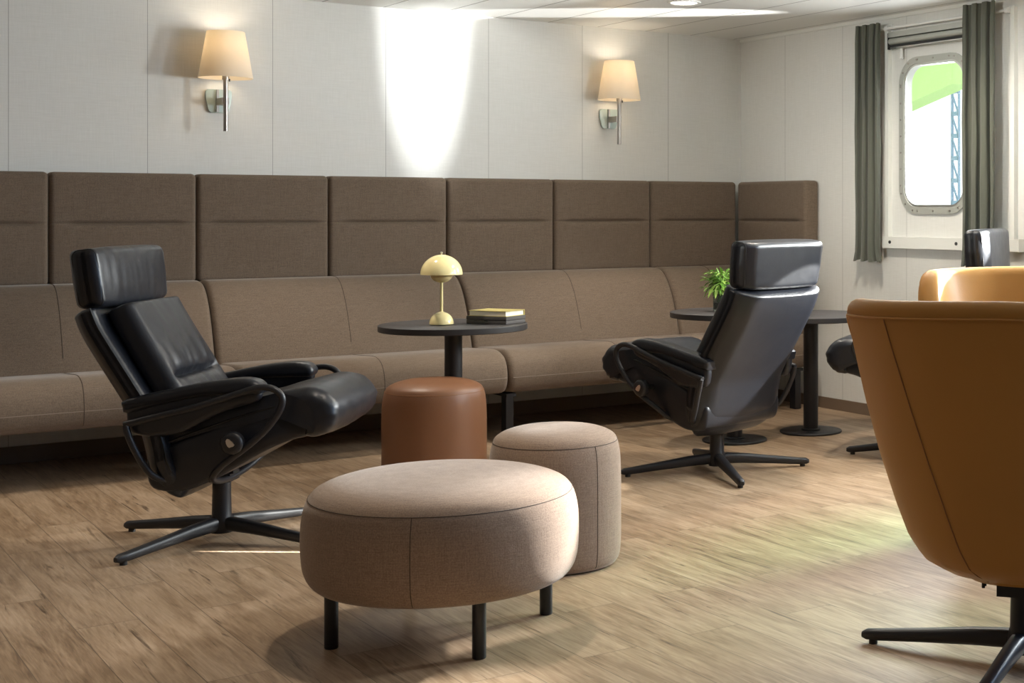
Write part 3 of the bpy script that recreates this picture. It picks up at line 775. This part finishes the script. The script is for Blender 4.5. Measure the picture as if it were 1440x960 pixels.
    def fcu(a, p, q):
        k = max(0, min(1, (p.x-.26)/.13)); k = k*k*(3-2*k); q.y *= (.262+.030*k)/.292
        e = abs(a)/.292; pin = max(0, (e-.80)/.2)
        w = noise.noise(Vector((p.x*45, p.y*45, 3*math.copysign(1, a))))
        c = Vector((.40, q.y, .53)) if p.x > .32 else Vector((p.x, q.y, p.y-.03))
        d = (q-c); d.y = 0
        if d.length > 1e-4: q = q+d.normalized()*(w*.010*pin*(1 if p.x > .3 else .25)+.010*(1-e*e)*(1 if p.x > 0 else 0))
        q = q+Vector((.0020*noise.noise(Vector((p.x*14, a*18, p.y*14))), 0, .0022*noise.noise(Vector((p.x*16, a*16, p.y*9)))))
        return q
    extrude_round(cu, -.292, .292, .045, put, 6, 34, fcu).build('seat_cushion', M['black_leather'], t)
    # armrests
    for s in (-1, 1):
        ar = closed_profile([(-.215, .575), (-.08, .603), (.06, .628), (.18, .642), (.245, .632), (.262, .605), (.245, .578), (.17, .555), (.095, .527), (.03, .492), (-.03, .462), (-.10, .450), (-.165, .452), (-.215, .475)], 3)
        extrude_round(ar, min(s*.275, s*.325), max(s*.275, s*.325), .022, put, 4, 4).build('armrest', M['black_leather'], t)
        pd = closed_profile([(-.225, .590), (-.08, .622), (.06, .650), (.18, .664), (.240, .658), (.268, .634), (.262, .608), (.22, .602), (.06, .598), (-.08, .572), (-.215, .538), (-.235, .560)], 3)
        extrude_round(pd, min(s*.245, s*.338), max(s*.245, s*.338), .020, put, 4, 5).build('arm_pad', M['black_leather'], t)
    # bent tube frame: arms, down past the knobs and under the seat
    up = [(-.218, .345, .500), (-.10, .348, .530), (.03, .350, .562), (.17, .350, .605), (.262, .350, .633), (.318, .348, .628), (.349,   .346, .596), (.338, .344, .545), (.29, .342, .480), (.23, .338, .425), (.17, .328, .380), (.11, .305, .335), (.068, .27, .292), (.050, .18, .262), (.043, .08, .248), (.042, 0, .245)]
    full = up+[(x, -y, z) for x, y, z in reversed(up[:-1])]
    MB().tube(full, .0125, 12, smooth=5).build('arm_frame', M['black_metal'], t)
    lo_ = [(-.212, .348, .498), (-.206, .348, .470), (-.188, .344, .420), (-.160, .330, .355), (-.128, .31, .305), (-.085, .25, .272), (-.045, .16, .255), (-.03, .07, .250), (-.028, 0, .250)]
    MB().tube(lo_+[(x, -y, z) for x, y, z in reversed(lo_[:-1])], .0125, 12, smooth=5).build('rear_frame', M['black_metal'], t)
    for s in (-1, 1):
        kp = MB(); prof_ = [(.001, 0), (.034, 0), (.040, .004), (.041, .012), (.041, .026), (.037, .034), (.026, .037), (.001, .038)]
        kp.rings([[(.172+r*math.cos(2*PI*k/32), s*(.334+z), .432+r*math.sin(2*PI*k/32)) for k in range(32)] for r, z in prof_])
        kp.tube([(.172, s*.24, .432), (.172, s*.345, .432)], .014, 12, smooth=0)
        kn = kp.build('knob', M['black_metal'], t)
        em = [(.172+a*.90, s*.3725, .432+b_*.9) for a, b_ in ((-.018, .012), (-.013, .020), (-.004, .018), (.010, .006), (.017, -.005), (.012, -.011), (-.004, -.016), (-.011, -.010), (-.016, 0))]
        MB().rings([[(x, y, z) for x, y, z in em], [(x, y+s*.003, z) for x, y, z in em]]).build('emblem', M['silver'], kn, smooth=False)
    MB().box(-.045, .05, -.05, .05, .232, .262).box(-.03, .055, -.03, .03, .262, .32).build('mechanism', M['black_metal'], t, smooth=False)
    return t
recliner((1.595, 5.864), -36, (123, 207, 303, 27), 'black leather recliner at the left, facing right with its front to the camera')
recliner((3.920, 5.880), 104.6, (-19.5, -109.5, 160.5, 70.5), 'black leather recliner right of centre, its sunlit back to the camera')
recliner((5.095, 5.565), 123, (140, 230, 320, 50), 'third black leather recliner by the porthole, mostly hidden by the tan armchairs', upright=10, raise_=.005)

# ------------------------------------------------------------------ tan swivel armchairs
def armchair(loc, yaw, legs, label):
    t = thing('swivel_armchair', label, 'chair', (*loc, 0), rad(yaw))
    star_base(t, [a-yaw for a in legs], .49)
    TH = .085; A = rad(128)
    def rad_out(z):         # half width and depth of the bucket at height z
        pts = [(.235, .06), (.243, .15), (.262, .22), (.30, .285), (.36, .325), (.45, .357), (.60, .402), (.75, .438), (.90, .468), (1.0, .485), (1.08, .492)]
        for (z0, r0), (z1, r1) in zip(pts, pts[1:]):
            if z <= z1: return r0+(r1-r0)*max(0, (z-z0)/(z1-z0))
        return pts[-1][1]
    def rim(th):
        a = abs(th)/A; s = max(0, min(1, (a-.50)/.42)); s = s*s*(3-2*s)
        return 1.045-.43*s-.02*a
    def pt(th, z, inn):
        r = rad_out(z)-inn; dep = .80
        c, s = -math.cos(th), math.sin(th)
        n = 2.5; k = (abs(c)**n+abs(s)**n)**(-1/n)
        off = -.05-.09*max(0, (z-.35))*1.0
        return Vector((c*k*r*dep+off*(1 if 1 else 0)+.07, s*k*r, z))
    NT, NZ = 64, 26
    def cols(wrap):
        cs = []
        for i in range(NT+1):
            th = -A+2*A*i/NT; zt = rim(th); col = []
            zb = .236
            for j in range(NZ+1):
                q = j/NZ; z = zb+(zt-.030-zb)*(q**1.35)
                endf = 1.0
                col.append(pt(th, z, 0))
            if wrap:
                for a in range(1, 8):   # rolled rim
                    al = PI*a/8; col.append(pt(th, zt-.030+.034*math.sin(al), TH/2*(1-math.cos(al))))
                for j in range(NZ+1):
                    q = 1-j/NZ; z = .40+(zt-.030-.40)*q; wob = .004*noise.noise(Vector((th*16, z*2.2, 5)))*max(0, (z-.7)/.3)
                    col.append(pt(th, z, TH+.012*math.sin(PI*q)+wob))
                col.append(pt(th, .34, TH+.02))
            cs.append(col)
        return cs
    cs = cols(True)
    mb = MB(); mb.rings(cs, closed=False, caps=True); sh = mb.build('shell', M['tan_leather'], t)
    # bottom pan closing the bucket
    bp = []
    for z, k in ((.232, .02), (.232, .5), (.236, .75), (.250, .88), (.30, .92), (.34, .90), (.40, .90), (.41, .02)):
        ring = []
        for i in range(48):
            th = 2*PI*i/48; p = pt(th, max(z, .262), .02); ring.append(Vector((p.x*k+.008, p.y*k, z)))
        bp.append(ring)
    MB().rings(bp).build('underside', M['tan_leather'], t)
    # piping below the rim and the two long seams of the back
    MB().tube([pt(-A*.97+2*A*.97*i/80, rim(-A*.97+2*A*.97*i/80)-.042, -.0015) for i in range(81)], .0035, 6, smooth=0).build('piping', M['tan_leather'], sh)
    for s in (-1, 1):
        pts = []
        for j in range(31):
            z = .255+(rim(rad(38))-.042-.255)*j/30; q = j/30
            pts.append(pt(s*rad(22+16*q), z, -.001))
        MB().tube(pts, .0018, 6, smooth=0).build('seam', M['tan_thread'], sh)
    # seat cushion
    def fs(p):
        e = math.hypot(p.x/.27, p.y/.26)
        return Vector((p.x+.08, p.y*(1-.12*max(0, -p.x/.27)), .465+p.z+(.025*(1-min(1, e*e)) if p.z > 0 else 0)))
    v, f = rbox(.26, .262, .075, .06, 4, 10, 10, 2, fs); mesh_obj('seat_cushion', v, f, M['tan_leather'], t)
    for s in (-1, 1):
        MB().tube([(-.06+s*.012, .10, .29), (-.06+s*.012, .10, .25), (-.06+s*.012, .10, .222)], .005, 8).build('lever_pin', M['black_metal'], t)
    MB().box(-.09, .09, -.06, .06, .205, .238).build('mechanism', M['black_metal'], t, smooth=False)
    return t
armchair((2.94, 2.85), 36, (118.6, 208.6, 298.6, 28.6), 'tan leather swivel armchair nearest at the right, its back to the camera')
armchair((4.13, 3.93), -135, (151, 241, 331, 61), 'tan leather swivel armchair facing the camera behind the nearest one')
